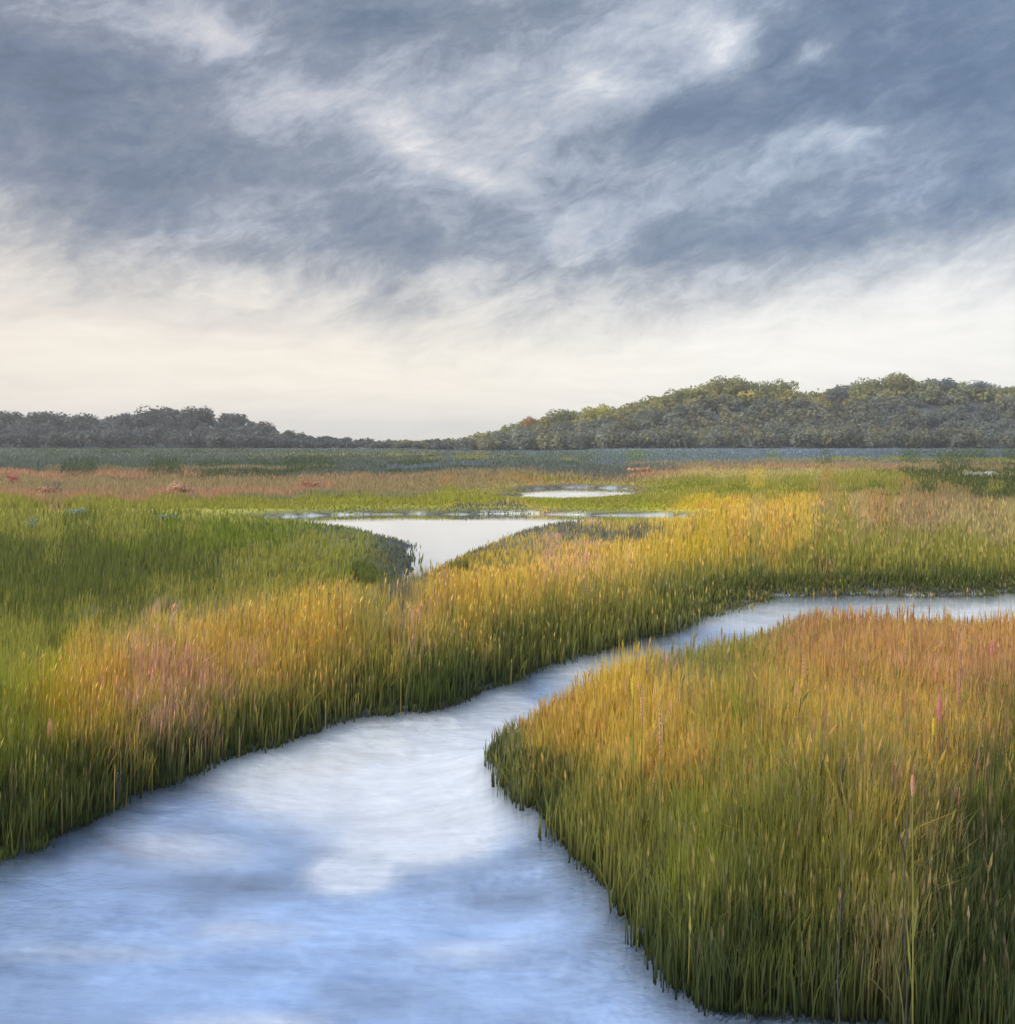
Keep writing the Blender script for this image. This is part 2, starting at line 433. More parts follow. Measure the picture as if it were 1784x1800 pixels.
# x, y, sx, sy of a patch as it shows, what grows there, how much
ZONES = [
    (250, 792, 200, 3, 'deep', 1.8), (620, 799, 160, 3, 'olive', 1.4), (420, 822, 200, 3, 'tan', 1.2), (800, 822, 160, 3, 'blue', 1.6), (880, 808, 120, 3, 'olive', 1.2), (1250, 812, 160, 3, 'tan', 1.2),
    (1600, 808, 200, 3, 'olive', 1.4), (120, 832, 200, 4, 'coral', 1.0), (900, 838, 200, 3, 'tan', 1.2), (1060, 786, 200, 3, 'blue', 1.8), (640, 840, 160, 4, 'coral', .8), (1420, 822, 160, 3, 'coral', .9), (560, 875, 160, 4, 'sage', 1.2),
    # far marsh
    (150, 800, 500, 18, 'grey', 1.4), (500, 815, 400, 16, 'deep', .8), (750, 812, 260, 22, 'grey', 1.2), (200, 852, 330, 10, 'tan', 1.6), (330, 866, 130, 8, 'coral', 1.0),
    (70, 870, 90, 8, 'coral', .7), (560, 858, 70, 7, 'coral', .7), (720, 855, 200, 14, 'tan', 1.3), (300, 885, 500, 10, 'olive', 1.3),
    (700, 892, 260, 8, 'olive', 1.3), (700, 892, 300, 8, 'lime', .5), (1100, 892, 120, 9, 'lime', .9), (980, 855, 150, 7, 'rust', .8), (1130, 832, 110, 5, 'coral', .9),
    (1150, 798, 150, 7, 'vivid', 1.3), (1300, 798, 300, 12, 'blue', 2.4), (960, 800, 120, 12, 'grey', 1.2), (1000, 825, 150, 10, 'grey', .9),
    (1500, 819, 260, 6, 'tan', 1.6), (1270, 838, 150, 10, 'straw', .7), (1400, 855, 300, 16, 'olive', 1.2), (1350, 860, 220, 14, 'vivid', .6), (1750, 840, 110, 25, 'deep', 1.6),
    (1700, 865, 160, 14, 'deep', 1.0), (1650, 800, 160, 14, 'deep', .9), (1720, 833, 50, 5, 'straw', .9), (1150, 870, 150, 18, 'olive', 1.2),
    # pond margins
    (1050, 938, 180, 14, 'grey', 3.0), (900, 960, 60, 18, 'grey', 2.0), (700, 975, 60, 45, 'grey', 1.0), (590, 938, 90, 10, 'grey', 1.8), (720, 1040, 40, 30, 'grey', 1.8),
    # left meadow
    (100, 930, 300, 22, 'olive', 1.5), (380, 945, 170, 22, 'vivid', 2.0), (150, 980, 180, 50, 'green', 2.6), (60, 1040, 120, 70, 'green', 2.4), (250, 1030, 160, 40, 'green', 1.2),
    (520, 985, 150, 40, 'olive', 2.2), (560, 1000, 130, 40, 'lime', .9), (380, 1060, 160, 35, 'olive', 1.8), (150, 1120, 160, 40, 'olive', 1.8), (20, 1150, 60, 90, 'olive', 1.6),
    (30, 1260, 60, 120, 'lime', 2.6), (300, 1095, 130, 20, 'sage', .9), (650, 1020, 60, 40, 'lime', 1.0),
    # golden band of reeds
    (110, 1230, 60, 70, 'yellow', 2.4), (190, 1210, 80, 70, 'gold', 2.8), (180, 1200, 70, 60, 'amber', 2.6), (290, 1200, 75, 80, 'pink', 2.8), (420, 1170, 50, 50, 'pink', .9), (300, 1180, 90, 70, 'gold', 1.5), (420, 1150, 110, 60, 'gold', 2.2),
    (430, 1150, 110, 60, 'amber', 1.9), (560, 1105, 100, 60, 'gold', 2.2), (560, 1110, 100, 60, 'amber', 1.1), (680, 1100, 70, 45, 'straw', 1.0), (660, 1095, 60, 45, 'olive', 1.2), (770, 1075, 70, 45, 'gold', 2.2), (745, 1090, 40, 40, 'pink', 1.4),
    (870, 1040, 80, 50, 'gold', 2.6), (850, 1050, 80, 45, 'amber', 1.2), (990, 1000, 80, 50, 'gold', 2.0), (1010, 990, 70, 45, 'pink', 1.0), (1100, 985, 80, 45, 'gold', 2.2), (1210, 960, 80, 50, 'gold', 2.4), (1230, 950, 70, 50, 'yellow', 1.4),
    (1330, 940, 90, 45, 'amber', 1.2), (1340, 930, 90, 45, 'gold', 1.8), (1450, 930, 90, 45, 'olive', 1.4), (1480, 910, 90, 35, 'straw', .9), (1560, 900, 110, 35, 'rust', 1.1), (1640, 910, 110, 40, 'tan', 1.8),
    (1760, 920, 90, 40, 'straw', 1.4), (1770, 925, 90, 40, 'olive', 1.2), (1500, 985, 220, 35, 'olive', 2.4), (1700, 985, 200, 35, 'olive', 2.2), (1350, 1020, 160, 25, 'olive', 1.8), (1650, 1020, 200, 22, 'green', 1.6),
    (1150, 1040, 130, 30, 'olive', 1.6), (1180, 1020, 110, 25, 'sage', 1.2), (1000, 1090, 120, 35, 'olive', 1.8), (900, 1110, 100, 40, 'green', 1.2), (790, 1205, 100, 30, 'deep', 5.0), (770, 1195, 60, 22, 'vivid', 2.5), (850, 1140, 100, 30, 'olive', 1.4),
    (640, 1180, 120, 50, 'olive', 1.8), (450, 1250, 160, 45, 'olive', 2.2), (500, 1260, 140, 40, 'green', 1.2), (250, 1320, 170, 35, 'green', 2.0), (90, 1370, 130, 40, 'green', 2.0), (60, 1400, 130, 30, 'deep', 1.6), (300, 1330, 200, 20, 'deep', 1.4),
    # bed on the right
    (1420, 1250, 120, 70, 'rust', 1.4), (1500, 1260, 200, 90, 'gold', .9), (1700, 1260, 150, 90, 'rust', 1.2), (1600, 1370, 150, 60, 'gold', 1.1), (1450, 1350, 150, 70, 'straw', .7), (1100, 1330, 120, 60, 'gold', 1.4),
    (890, 1310, 35, 60, 'sage', 1.6), (880, 1340, 40, 50, 'olive', 1.6), (1000, 1265, 60, 60, 'amber', 3.4), (1090, 1260, 80, 70, 'gold', 2.5), (1000, 1270, 70, 70, 'gold', 1.8), (1110, 1220, 60, 70, 'gold', 2.6), (1130, 1200, 40, 50, 'yellow', 2.2), (1150, 1290, 90, 80, 'gold', 1.8),
    (1150, 1240, 60, 70, 'pink', .9), (1200, 1330, 90, 60, 'amber', 1.6), (1215, 1180, 60, 60, 'sage', 4.0), (1230, 1140, 60, 40, 'olive', 3.4), (1290, 1150, 70, 50, 'olive', 2.5), (1300, 1220, 60, 90, 'lime', 1.6), (1285, 1200, 60, 90, 'olive', 4.0), (1330, 1130, 60, 50, 'straw', 1.3), (1440, 1160, 110, 70, 'rust', 3.6),
    (1400, 1100, 90, 22, 'pink', 1.2), (1500, 1230, 120, 60, 'pink', .8), (1700, 1200, 100, 60, 'pink', .7), (1580, 1160, 150, 80, 'rust', 3.4), (1500, 1220, 180, 90, 'amber', 2.2), (1600, 1130, 200, 60, 'gold', .6), (1750, 1130, 60, 60, 'amber', 2.2), (1750, 1200, 90, 80, 'rust', 2.6), (1600, 1290, 180, 90, 'rust', 1.2), (1550, 1310, 170, 90, 'gold', 1.2),
    (1600, 1260, 160, 80, 'olive', 1.4), (1400, 1280, 120, 100, 'olive', 1.6), (1420, 1300, 120, 90, 'gold', 1.0), (1000, 1400, 80, 60, 'olive', 2.2), (960, 1370, 80, 40, 'deep', 1.3), (1080, 1450, 90, 60, 'olive', 1.8), (1210, 1480, 50, 90, 'lime', 2.4), (1160, 1450, 40, 60, 'sage', 1.2),
    (1250, 1550, 40, 60, 'lime', 1.2), (1350, 1450, 160, 120, 'olive', 2.4), (1330, 1550, 150, 110, 'green', 1.4), (1420, 1420, 50, 100, 'green', 1.0), (1550, 1480, 160, 120, 'olive', 2.4), (1560, 1440, 140, 90, 'tan', 1.0), (1620, 1400, 80, 90, 'rust', .7), (1600, 1600, 80, 80, 'olive', 1.2),
    (1610, 1560, 60, 90, 'straw', .8), (1740, 1500, 70, 160, 'deep', 3.4), (1700, 1620, 90, 130, 'deep', 2.6), (1780, 1400, 50, 140, 'green', 2.0), (1200, 1620, 60, 60, 'deep', 1.6), (1300, 1680, 160, 70, 'deep', 3.0), (1450, 1680, 160, 60, 'green', 2.2), (1480, 1740, 200, 50, 'deep', 2.5), (1730, 1560, 70, 120, 'deep', 3.0), (1180, 1560, 50, 50, 'deep', 1.5), (1560, 1640, 60, 60, 'tan', 1.0), (1750, 1300, 60, 60, 'olive', 1.6),
]
ZX = np.array([z[0] for z in ZONES], float); ZY = np.array([z[1] for z in ZONES], float)
ZSX = np.array([z[2] for z in ZONES], float); ZSY = np.array([z[3] for z in ZONES], float)
ZW = np.array([z[5] for z in ZONES], float)
ZC = np.array([PAL[z[4]] for z in ZONES])


def zone_pick(px, py, u):
    n = len(px); out = np.empty((n, 3))
    px = np.clip(px, -40, 1830)
    for s in range(0, n, 20000):
        X = px[s:s + 20000, None]; Y = py[s:s + 20000, None]
        q = ((X - ZX) / ZSX) ** 2 + ((Y - ZY) / ZSY) ** 2
        wgt = ZW * (np.exp(-q) + 1e-4 / (1 + q * q))
        cs = np.cumsum(wgt, 1); cs /= cs[:, -1:]
        if u is None:
            out[s:s + 20000] = (wgt @ ZC) / wgt.sum(1)[:, None]
        else:
            k = (cs < u[s:s + 20000, None]).sum(1)
            out[s:s + 20000] = ZC[np.clip(k, 0, len(ZC) - 1)]
    return out


# ------------------------------------------------------------------ ground
def build_ground():
    O = -14.0                       # the fan of the grid opens behind the viewer
    r = np.concatenate([np.geomspace(3, 45, 330), np.geomspace(45, 700, 230)[1:], np.geomspace(700, 3500, 14)[1:]])
    th = np.linspace(-1.0, 1.0, 500)
    R, T = np.meshgrid(r, th, indexing='ij')
    X = R * np.tan(T * 1.08) * 0.95
    Y = R + O
    x, y = X.ravel(), Y.ravel()
    s = shore(x, y)
    z = ground_z(x, y, s)
    yy = np.maximum(y, 4.0)
    px, py = to_px(x, yy, 0.3)
    c = zone_pick(px, np.clip(py, 785, 1780), None)
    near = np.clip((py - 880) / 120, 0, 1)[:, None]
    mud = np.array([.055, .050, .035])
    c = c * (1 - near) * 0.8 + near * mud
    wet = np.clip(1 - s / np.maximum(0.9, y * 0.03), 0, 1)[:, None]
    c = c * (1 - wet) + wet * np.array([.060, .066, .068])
    sh = np.clip(sheen(x, y) * 2.5 - 0.25, 0, 1)[:, None] * np.clip(-s / 0.25, 0, 1)[:, None]
    bed_blue = np.array([.41, .52, .68]) * (0.30 + 1.35 * fbm(x * 1.3 + 40, y * 2.2, 5))[:, None]  # blue of the reflected sky put into the bed colour, mottled
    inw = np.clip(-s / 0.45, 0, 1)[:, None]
    c = c * (1 - inw) + bed_blue * inw
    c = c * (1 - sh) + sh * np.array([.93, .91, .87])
    V_ = np.stack([x, y, z], 1)
    nr, ntc = R.shape
    i = np.arange(nr - 1)[:, None] * ntc + np.arange(ntc - 1)[None]
    f = np.stack([i, i + 1, i + ntc + 1, i + ntc], -1).reshape(-1, 4)
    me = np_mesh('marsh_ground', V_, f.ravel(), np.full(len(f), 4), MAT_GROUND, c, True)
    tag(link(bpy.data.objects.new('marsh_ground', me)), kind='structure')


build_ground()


def build_water(name, poly, grow, label=None):
    # a flat sheet a little larger than its shoreline, its rim running under the banks
    p = poly.copy()
    if grow:
        area = 0.5 * np.sum(p[:, 0] * np.roll(p[:, 1], -1) - np.roll(p[:, 0], -1) * p[:, 1])
        tn = np.roll(p, -1, axis=0) - np.roll(p, 1, axis=0)
        tn /= np.linalg.norm(tn, axis=1)[:, None] + 1e-9
        p = p + np.stack([tn[:, 1], -tn[:, 0]], 1) * grow * (1 if area > 0 else -1)
    v = np.concatenate([p, np.zeros((len(p), 1))], 1)
    me = np_mesh(name, v, np.arange(len(p)), [len(p)], MAT_WATER)
    o = link(bpy.data.objects.new(name, me))
    tag(o, kind='structure')


build_water('river_water', np.array([(-60., -12.), (60., -12.), (60., 30.), (5., 30.), (-1., 17.), (-60., 17.)]), 0)
build_water('pond_water', PON, 0.4)
build_water('pool_water', POO, 1.0)
build_water('slough_water', SLO, 3.0)


# ------------------------------------------------------------------ blades
def left_bank_py(px):
    a = np.array(LEFT_BANK, float)
    return np.interp(px, a[:, 0], a[:, 1])


GOLD_FAR = np.array([(-400, 1400), (0, 1352), (100, 1330), (250, 1260), (400, 1200), (500, 1165), (600, 1150), (700, 1135), (800, 1085), (1000, 1022), (1150, 985), (1300, 932), (1500, 912), (1784, 908), (2200, 908)], float)


def blade_mesh(name, x, y, z0, h, wd, lean, ldir, ctip, cbase, seg, yaw):
    """one mesh of many blades; seg segments each, tapering to a point"""
    n = len(x)
    lv = np.linspace(0, 1, seg + 1)
    nv = seg * 2 + 1
    V_ = np.empty((n, nv, 3), np.float32); Cc = np.empty((n, nv, 3), np.float32)
    cx, sx = np.cos(yaw), np.sin(yaw)
    lx, ly = np.cos(ldir) * lean, np.sin(ldir) * lean
    for k in range(seg + 1):
        tt = lv[k]
        wk = wd * (1 - tt) ** 0.6 * 0.5
        bx = x + lx * h * tt ** 2; by = y + ly * h * tt ** 2
        bz = z0 + h * tt * (1 - 0.25 * lean * tt)
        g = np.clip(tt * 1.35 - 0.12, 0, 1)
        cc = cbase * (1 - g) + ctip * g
        if k < seg:
            V_[:, 2 * k, 0] = bx - cx * wk; V_[:, 2 * k, 1] = by - sx * wk; V_[:, 2 * k, 2] = bz
            V_[:, 2 * k + 1, 0] = bx + cx * wk; V_[:, 2 * k + 1, 1] = by + sx * wk; V_[:, 2 * k + 1, 2] = bz
            Cc[:, 2 * k] = cc; Cc[:, 2 * k + 1] = cc
        else:
            V_[:, nv - 1, 0] = bx; V_[:, nv - 1, 1] = by; V_[:, nv - 1, 2] = bz; Cc[:, nv - 1] = cc
    base = (np.arange(n) * nv)[:, None]
    pat, fn = [], []
    for k in range(seg - 1):
        pat += [2 * k, 2 * k + 1, 2 * k + 3, 2 * k + 2]; fn.append(4)
    pat += [2 * seg - 2, 2 * seg - 1, 2 * seg]; fn.append(3)
    F_ = (base + np.array(pat)[None]).ravel()
    return np_mesh(name, V_.reshape(-1, 3), F_, np.tile(fn, n), MAT_REED, Cc.reshape(-1, 3), True)


def sample(n, x0, x1, y0, y1):
    px = rng.uniform(x0, x1, n); py = rng.uniform(y0, y1, n)
    Y = HC * F / (py - HOR); X = (px - CX) / F * Y
    return px, py, X, Y


def sow(px, py, X, Y, region):
    """keeps the points on land in the wanted region, returns what a blade needs"""
    lb = left_bank_py(px); gf = np.interp(px, GOLD_FAR[:, 0], GOLD_FAR[:, 1])
    if region == 'shore': keep = py > 1020
    elif region == 'bed': keep = py > lb + 25
    elif region == 'bank': keep = (py <= lb + 25) & (py > gf)
    elif region == 'meadow': keep = (py <= gf) & (py > 905)
    else: keep = py <= 905
    px, py, X, Y = px[keep], py[keep], X[keep], Y[keep]
    s = shore(X, Y)
    if region == 'shore':
        k = (s > -0.14 * rng.random(len(s)) ** 1.5) & (s < 0.85)
        return px[k], py[k], X[k], Y[k], s[k]
    k = s > 0.14 * (Y < 15) - 0.36 * rng.random(len(s)) ** 3
    return px[k], py[k], X[k], Y[k], s[k]


def heights(px, py, X, Y, s, region):
    tuft = fbm(X * 1.7 + 9, Y * 1.7 + 3, 3)
    if region == 'shore':
        h = 0.10 + 0.26 * np.clip(s / 0.7, 0, 1)
    elif region == 'bed':
        h = 0.95 + 0.0 * s
        h = h * (0.45 + 0.55 * np.clip(s / 1.1, 0, 1))
        h *= np.where((px < 1100), 0.55 + 0.45 * np.clip((px - 868) / 230, 0, 1), 1)
        far = np.clip((1330 - py) / 110, 0, 1) * (px > 1180)
        h *= 1 - 0.24 * far
    elif region == 'bank':
        h = 0.88 * (0.42 + 0.58 * np.clip((s - 0.1) / 1.6, 0, 1))
        h *= 1 - 0.25 * np.clip((px - 1250) / 300, 0, 1)
        h *= 1 - 0.6 * np.clip((px - 1120) / 160, 0, 1) * np.clip(1.3 - s / 3.0, 0, 1)
        sp = sdist(PON, X, Y)
        h *= 0.30 + 0.70 * np.clip(sp / 6.0, 0, 1)
    elif region == 'meadow':
        h = np.full(len(X), 0.42)
        sp = sdist(PON, X, Y)
        h *= 0.35 + 0.65 * np.clip(sp / 6.0, 0, 1)
    else:
        h = np.full(len(X), 0.45)
        h = np.minimum(h, 0.10 + 0.035 * np.maximum(s, 0))
    return h * (0.78 + 0.44 * tuft)


def plant(name, n, box, region, seg, wpx, label, cat, wmin=0.006):
    px, py, X, Y, s = sow(*sample(n, *box), region)
    n = len(px)
    h = heights(px, py, X, Y, s, region) * rng.uniform(0.65, 1.15, n)
    z0 = np.maximum(ground_z(X, Y, s), 0.0) - 0.03
    wd = np.maximum(wmin, wpx * Y / F) * rng.uniform(0.6, 1.3, n)
    lean = np.abs(rng.normal(0, 0.12, n)) + 0.02 + 0.6 * (rng.random(n) < 0.06) * rng.random(n)
    ldir = rng.normal(0.2, 1.5, n)
    yaw = rng.normal(0, 0.75, n)
    tx, ty = to_px(X, Y, h * 0.85)
    cell = 0.22 * np.maximum(1, Y / 14)
    hx = np.floor((X + 0.15 * rng.normal(size=n) * cell) / cell).astype(np.int64)
    hy = np.floor(Y / (cell * 1.5)).astype(np.int64)
    u1 = _lat[(hx * 7 + 13) % 512, (hy * 11 + 5) % 512]
    u = np.where(rng.random(n) < 0.62, u1, rng.random(n))
    fx = 1.0 if region in ('far', 'meadow') else (0.22 if region == 'bed' else 0.4)
    sx_ = np.clip(12.0 / Y, 0.05, 1)
    tx = tx + fx * 150 * (fbm(X * .9 * sx_ + 3, Y * .5 * sx_ + 8, 4) - 0.5)
    ty = ty + fx * np.clip((ty - HOR) * 0.42, 3, 60) * (fbm(X * 0.8 * sx_ + 31, Y * 1.6 * sx_ + 5, 4) - 0.5) * 2
    ct = zone_pick(tx, ty, u) * rng.uniform(0.75, 1.2, n)[:, None]
    cav = zone_pick(tx, ty, None)
    ct = ct * 0.75 + cav * 0.25
    olive = np.array([.16, .17, .045])
    if region == 'shore':
        ct = ct * 0.25 + np.array([[.085, .115, .035]]) * rng.uniform(0.6, 1.3, n)[:, None]
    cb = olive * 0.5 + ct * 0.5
    edge_shade = (np.exp(-np.maximum(s, 0) / 0.9) * (Y < 32))[:, None]      # bank's shade and dark green put into the blade colour near the water
    cb = cb * (1 - 0.88 * edge_shade) + np.array([.030, .040, .018]) * 0.88 * edge_shade
    ct = ct * (1 - 0.45 * edge_shade) + np.array([.10, .12, .04]) * 0.45 * edge_shade
    me = blade_mesh(name, X, Y, z0, h, wd, lean, ldir, ct, cb, seg, yaw)
    o = link(bpy.data.objects.new(name, me))
    tag(o, label, cat, kind='stuff')
    print(name, n, len(me.polygons))
    return o


plant('reed_bed', 300000, (840, 2300, 1140, 1900), 'bed', 4, 3.4, 'tall rust, gold and olive reeds crowding the right bank in front of the narrow creek', 'reeds')
plant('golden_reeds', 330000, (-350, 2150, 905, 1500), 'bank', 3, 2.4, 'golden and pinkish reeds lining the far bank of the river from left to right', 'reeds')
plant('shore_sedge', 900000, (-300, 2150, 1020, 1880), 'shore', 3, 2.2, 'low dark green sedge along the water edge under the taller reeds', 'sedge', 0.004)
plant('meadow_grass', 160000, (-300, 2100, 903, 1420), 'meadow', 2, 2.6, 'green marsh grass left of and around the pale pond', 'grass')
plant('far_marsh_grass', 300000, (-750, 2550, 784, 905), 'far', 2, 2.2, 'distant bands of olive, tan and dark grass beyond the pond', 'grass')


def seed_heads(name, n, box, region, hfac, lpx, wpx, label):
    """stems that stand a little over the blades, each with a feathery head of three crossing tufts"""
    px, py, X, Y, s = sow(*sample(n, *box), region)
    n = len(px)
    h = heights(px, py, X, Y, s, region) * rng.uniform(0.85, hfac, n)
    z0 = np.maximum(ground_z(X, Y, s), -0.02)
    tx, ty = to_px(X, Y, h)
    c = zone_pick(tx, ty, rng.random(n))
    mixc = np.array([(.90, .55, .42), (.78, .62, .38), (.62, .44, .24), (.78, .60, .22), (.45, .34, .22)])[rng.integers(0, 5, n)]
    c = c * 0.72 + mixc * 0.28
    lean = np.abs(rng.normal(0, 0.06, n)); ld = rng.normal(0.2, 1.2, n)
    ln = np.maximum(0.12, lpx * Y / F) * rng.uniform(0.6, 1.3, n); wd = np.maximum(0.012, wpx * Y / F) * rng.uniform(0.6, 1.2, n)
    V_, Cc, Fs = [], [], []
    lx, ly = np.cos(ld) * lean, np.sin(ld) * lean
    tipx, tipy = X + lx * h, Y + ly * h
    basx, basy = X + lx * h * .6, Y + ly * h * .6
    q = np.maximum(0.0035, 0.7 * Y / F)
    stem = np.stack([np.stack([X - q, Y, z0], 1), np.stack([X + q, Y, z0], 1), np.stack([basx + q, basy, z0 + h - ln * .6], 1), np.stack([basx - q, basy, z0 + h - ln * .6], 1)], 1)
    parts = [stem]; cols = [np.repeat((c * .6)[:, None], 4, 1)]
    for k in range(3):
        a = rng.uniform(0, np.pi) + k * 1.05
        dxk, dyk = np.cos(a) * wd * .5, np.sin(a) * wd * .5
        mz = z0 + h - ln * (0.55 - 0.1 * k)
        mx_, my_ = (basx * .5 + tipx * .5), (basy * .5 + tipy * .5)
        parts.append(np.stack([np.stack([basx, basy, z0 + h - ln], 1), np.stack([mx_ + dxk, my_ + dyk, mz], 1), np.stack([tipx + dxk * .2 * k, tipy, z0 + h], 1), np.stack([mx_ - dxk, my_ - dyk, mz - ln * .1], 1)], 1))
        cols.append(np.repeat((c * (0.9 + .12 * k))[:, None], 4, 1))
    v = np.concatenate(parts).reshape(-1, 3); cc = np.concatenate(cols).reshape(-1, 3)
    me = np_mesh(name, v, np.arange(len(v)), np.full(len(v) // 4, 4), MAT_REED, cc)
    tag(link(bpy.data.objects.new(name, me)), label, 'seed heads', kind='stuff')


seed_heads('reed_seed_heads', 5000, (840, 2300, 1140, 1900), 'bed', 1.15, 24, 3.4, 'feathery seed heads over the reeds of the right bank')
seed_heads('far_bank_seed_heads', 16000, (-350, 2150, 905, 1500), 'bank', 1.15, 16, 2.6, 'feathery seed heads over the golden reeds of the far bank')

# ------------------------------------------------------------------ wooded hills on the horizon
HY = 500.0
LEFT_TOP = np.array([(-700, 745), (-400, 732), (0, 722), (80, 722), (150, 728), (200, 725), (280, 714), (340, 715), (400, 724), (450, 737), (500, 752), (560, 763), (640, 769), (720, 773), (800, 775)], float)
RIGHT_TOP = np.array([(640, 776), (740, 773), (800, 769), (860, 757), (920, 736), (1000, 719), (1060, 714), (1100, 709), (1150, 690), (1200, 677), (1270, 663), (1340, 671), (1380, 668), (1410, 685), (1440, 686), (1480, 674), (1540, 661), (1580, 657), (1650, 664), (1784, 670), (2100, 690), (2600, 735), (2900, 770)], float)


def canopy(px):
    """crown height of the wood at this bearing"""
    l = np.interp(px, LEFT_TOP[:, 0], LEFT_TOP[:, 1], right=776); r = np.interp(px, RIGHT_TOP[:, 0], RIGHT_TOP[:, 1], left=776)
    return np.maximum(0, (HOR - np.minimum(l, r)) / F * HY + HC)


def hill_z(x, y):
    top = canopy(CX + F * x / HY)
    tree = np.minimum(9.0, top * 0.8)
    prof = np.exp(-((y - HY) / np.where(y < HY, 42.0, 110.0)) ** 2)
    return np.maximum(0, top - tree) * prof


def build_hills():
    xs = np.linspace(-460, 560, 300); ys = np.concatenate([np.linspace(400, 560, 50), np.linspace(575, 860, 20)])
    X, Y = np.meshgrid(xs, ys, indexing='ij')
    x, y = X.ravel(), Y.ravel()
    z = hill_z(x, y) - 0.15 + 0.7 * (fbm(x * .05, y * .05) - 0.5) * (y > 420)
    z = np.where(hill_z(x, y) < 0.3, -1.0 + 0 * z, z)
    c = np.tile(np.array([.055, .065, .065]), (len(x), 1)) * (0.7 + 0.6 * fbm(x * .03, y * .05))[:, None]
    nx, ny = X.shape
    i = np.arange(nx - 1)[:, None] * ny + np.arange(ny - 1)[None]
    f = np.stack([i, i + ny, i + ny + 1, i + 1], -1).reshape(-1, 4)
    me = np_mesh('hills', np.stack([x, y, z], 1), f.ravel(), np.full(len(f), 4), MAT_GROUND, c, True)
    tag(link(bpy.data.objects.new('hills', me)), kind='structure')


build_hills()


def crown_points(n, lobes, r=rng):
    """points and outward directions over a crown of a few overlapping lobes (unit radius, unit height)"""
    k = r.integers(0, len(lobes), n)
    d = r.normal(size=(n, 3)); d /= np.linalg.norm(d, axis=1)[:, None]
    rad = r.uniform(0.72, 1.06, n)[:, None]
    L_ = np.array(lobes)
    p = L_[k, :3] + d * L_[k, 3:4] * rad * np.array([1, 1, 0.85])
    return p, d


def leaf_faces(p, d, size, r=rng):
    """one three-cornered leaf clump per point, facing roughly outward"""
    n = len(p)
    nn = d + r.normal(0, 0.55, (n, 3)); nn /= np.linalg.norm(nn, axis=1)[:, None]
    a = np.cross(nn, r.normal(size=(n, 3))); a /= np.linalg.norm(a, axis=1)[:, None]
    b = np.cross(nn, a)
    s = (size * r.uniform(0.6, 1.3, n))[:, None]
    v = np.stack([p - a * s, p + a * s * 0.9 + b * s * 0.2, p + b * s * 1.1], 1)
    return v


def rand_lobes(r, k=7):
    out = [(0, 0, 0.62, 0.42)]
    for _ in range(k):
        a = r.uniform(0, 6.28); q = r.uniform(0.25, 0.62)
        out.append((math.cos(a) * q, math.sin(a) * q, r.uniform(0.34, 0.82), r.uniform(0.24, 0.40)))
    return out


def build_wood(name, x0, x1, n, cols, label):
    """far-off wood that reads as one mass"""
    vs, cs = [], []
    px = rng.uniform(x0, x1, n * 3)
    y = HY + rng.uniform(-84, 30, n * 3)
    x = (px - CX) / F * HY
    top = canopy(px)
    k = (top > 0.9)
    x, y, top = x[k][:n], y[k][:n], top[k][:n]
    g = hill_z(x, y)
    for i in range(len(x)):
        th = min(9.0, top[i] * 0.8) * rng.uniform(0.72, 1.05)
        if y[i] < HY: th *= rng.uniform(0.7, 1.0)
        w_ = th * rng.uniform(0.6, 0.85)
        p, d = crown_points(150, rand_lobes(rng, 5))
        sz = 0.5 + 0.05 * th
        p = p * np.array([w_, w_, th]) + np.array([x[i], y[i], g[i] - 0.12 * th])
        vs.append(leaf_faces(p, d, np.full(len(p), sz)).reshape(-1, 3))
        q = (x[i] / HY * F + CX)
        c = cols(q, y[i]) * rng.uniform(0.75, 1.25)
        cs.append(np.repeat(c[None] * rng.uniform(0.75, 1.25, (len(p), 1)), 3, axis=0))
    v = np.concatenate(vs); c = np.concatenate(cs)
    nf = len(v) // 3
    me = np_mesh(name, v, np.arange(nf * 3), np.full(nf, 3), MAT_TREE, c)
    tag(link(bpy.data.objects.new(name, me)), label, 'woodland', kind='stuff')


def left_cols(q, y):
    return np.array([.135, .145, .13]) * (1 + 0.1 * math.sin(q * .03)) if rng.random() < .75 else np.array([.155, .15, .135])


def right_cols(q, y):
    base = np.array([.30, .29, .11])
    if q > 1500: base = np.array([.25, .26, .13])
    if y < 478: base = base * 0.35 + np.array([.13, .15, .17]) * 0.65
    return base if rng.random() < .7 else base * np.array([1.25, 1.1, .8])


build_wood('left_woodland', -500, 800, 900, left_cols, 'dark grey-brown wooded ridge along the horizon at left')
build_wood('right_woodland', 690, 2500, 2000, right_cols, 'olive green wooded hill rising along the horizon at right')


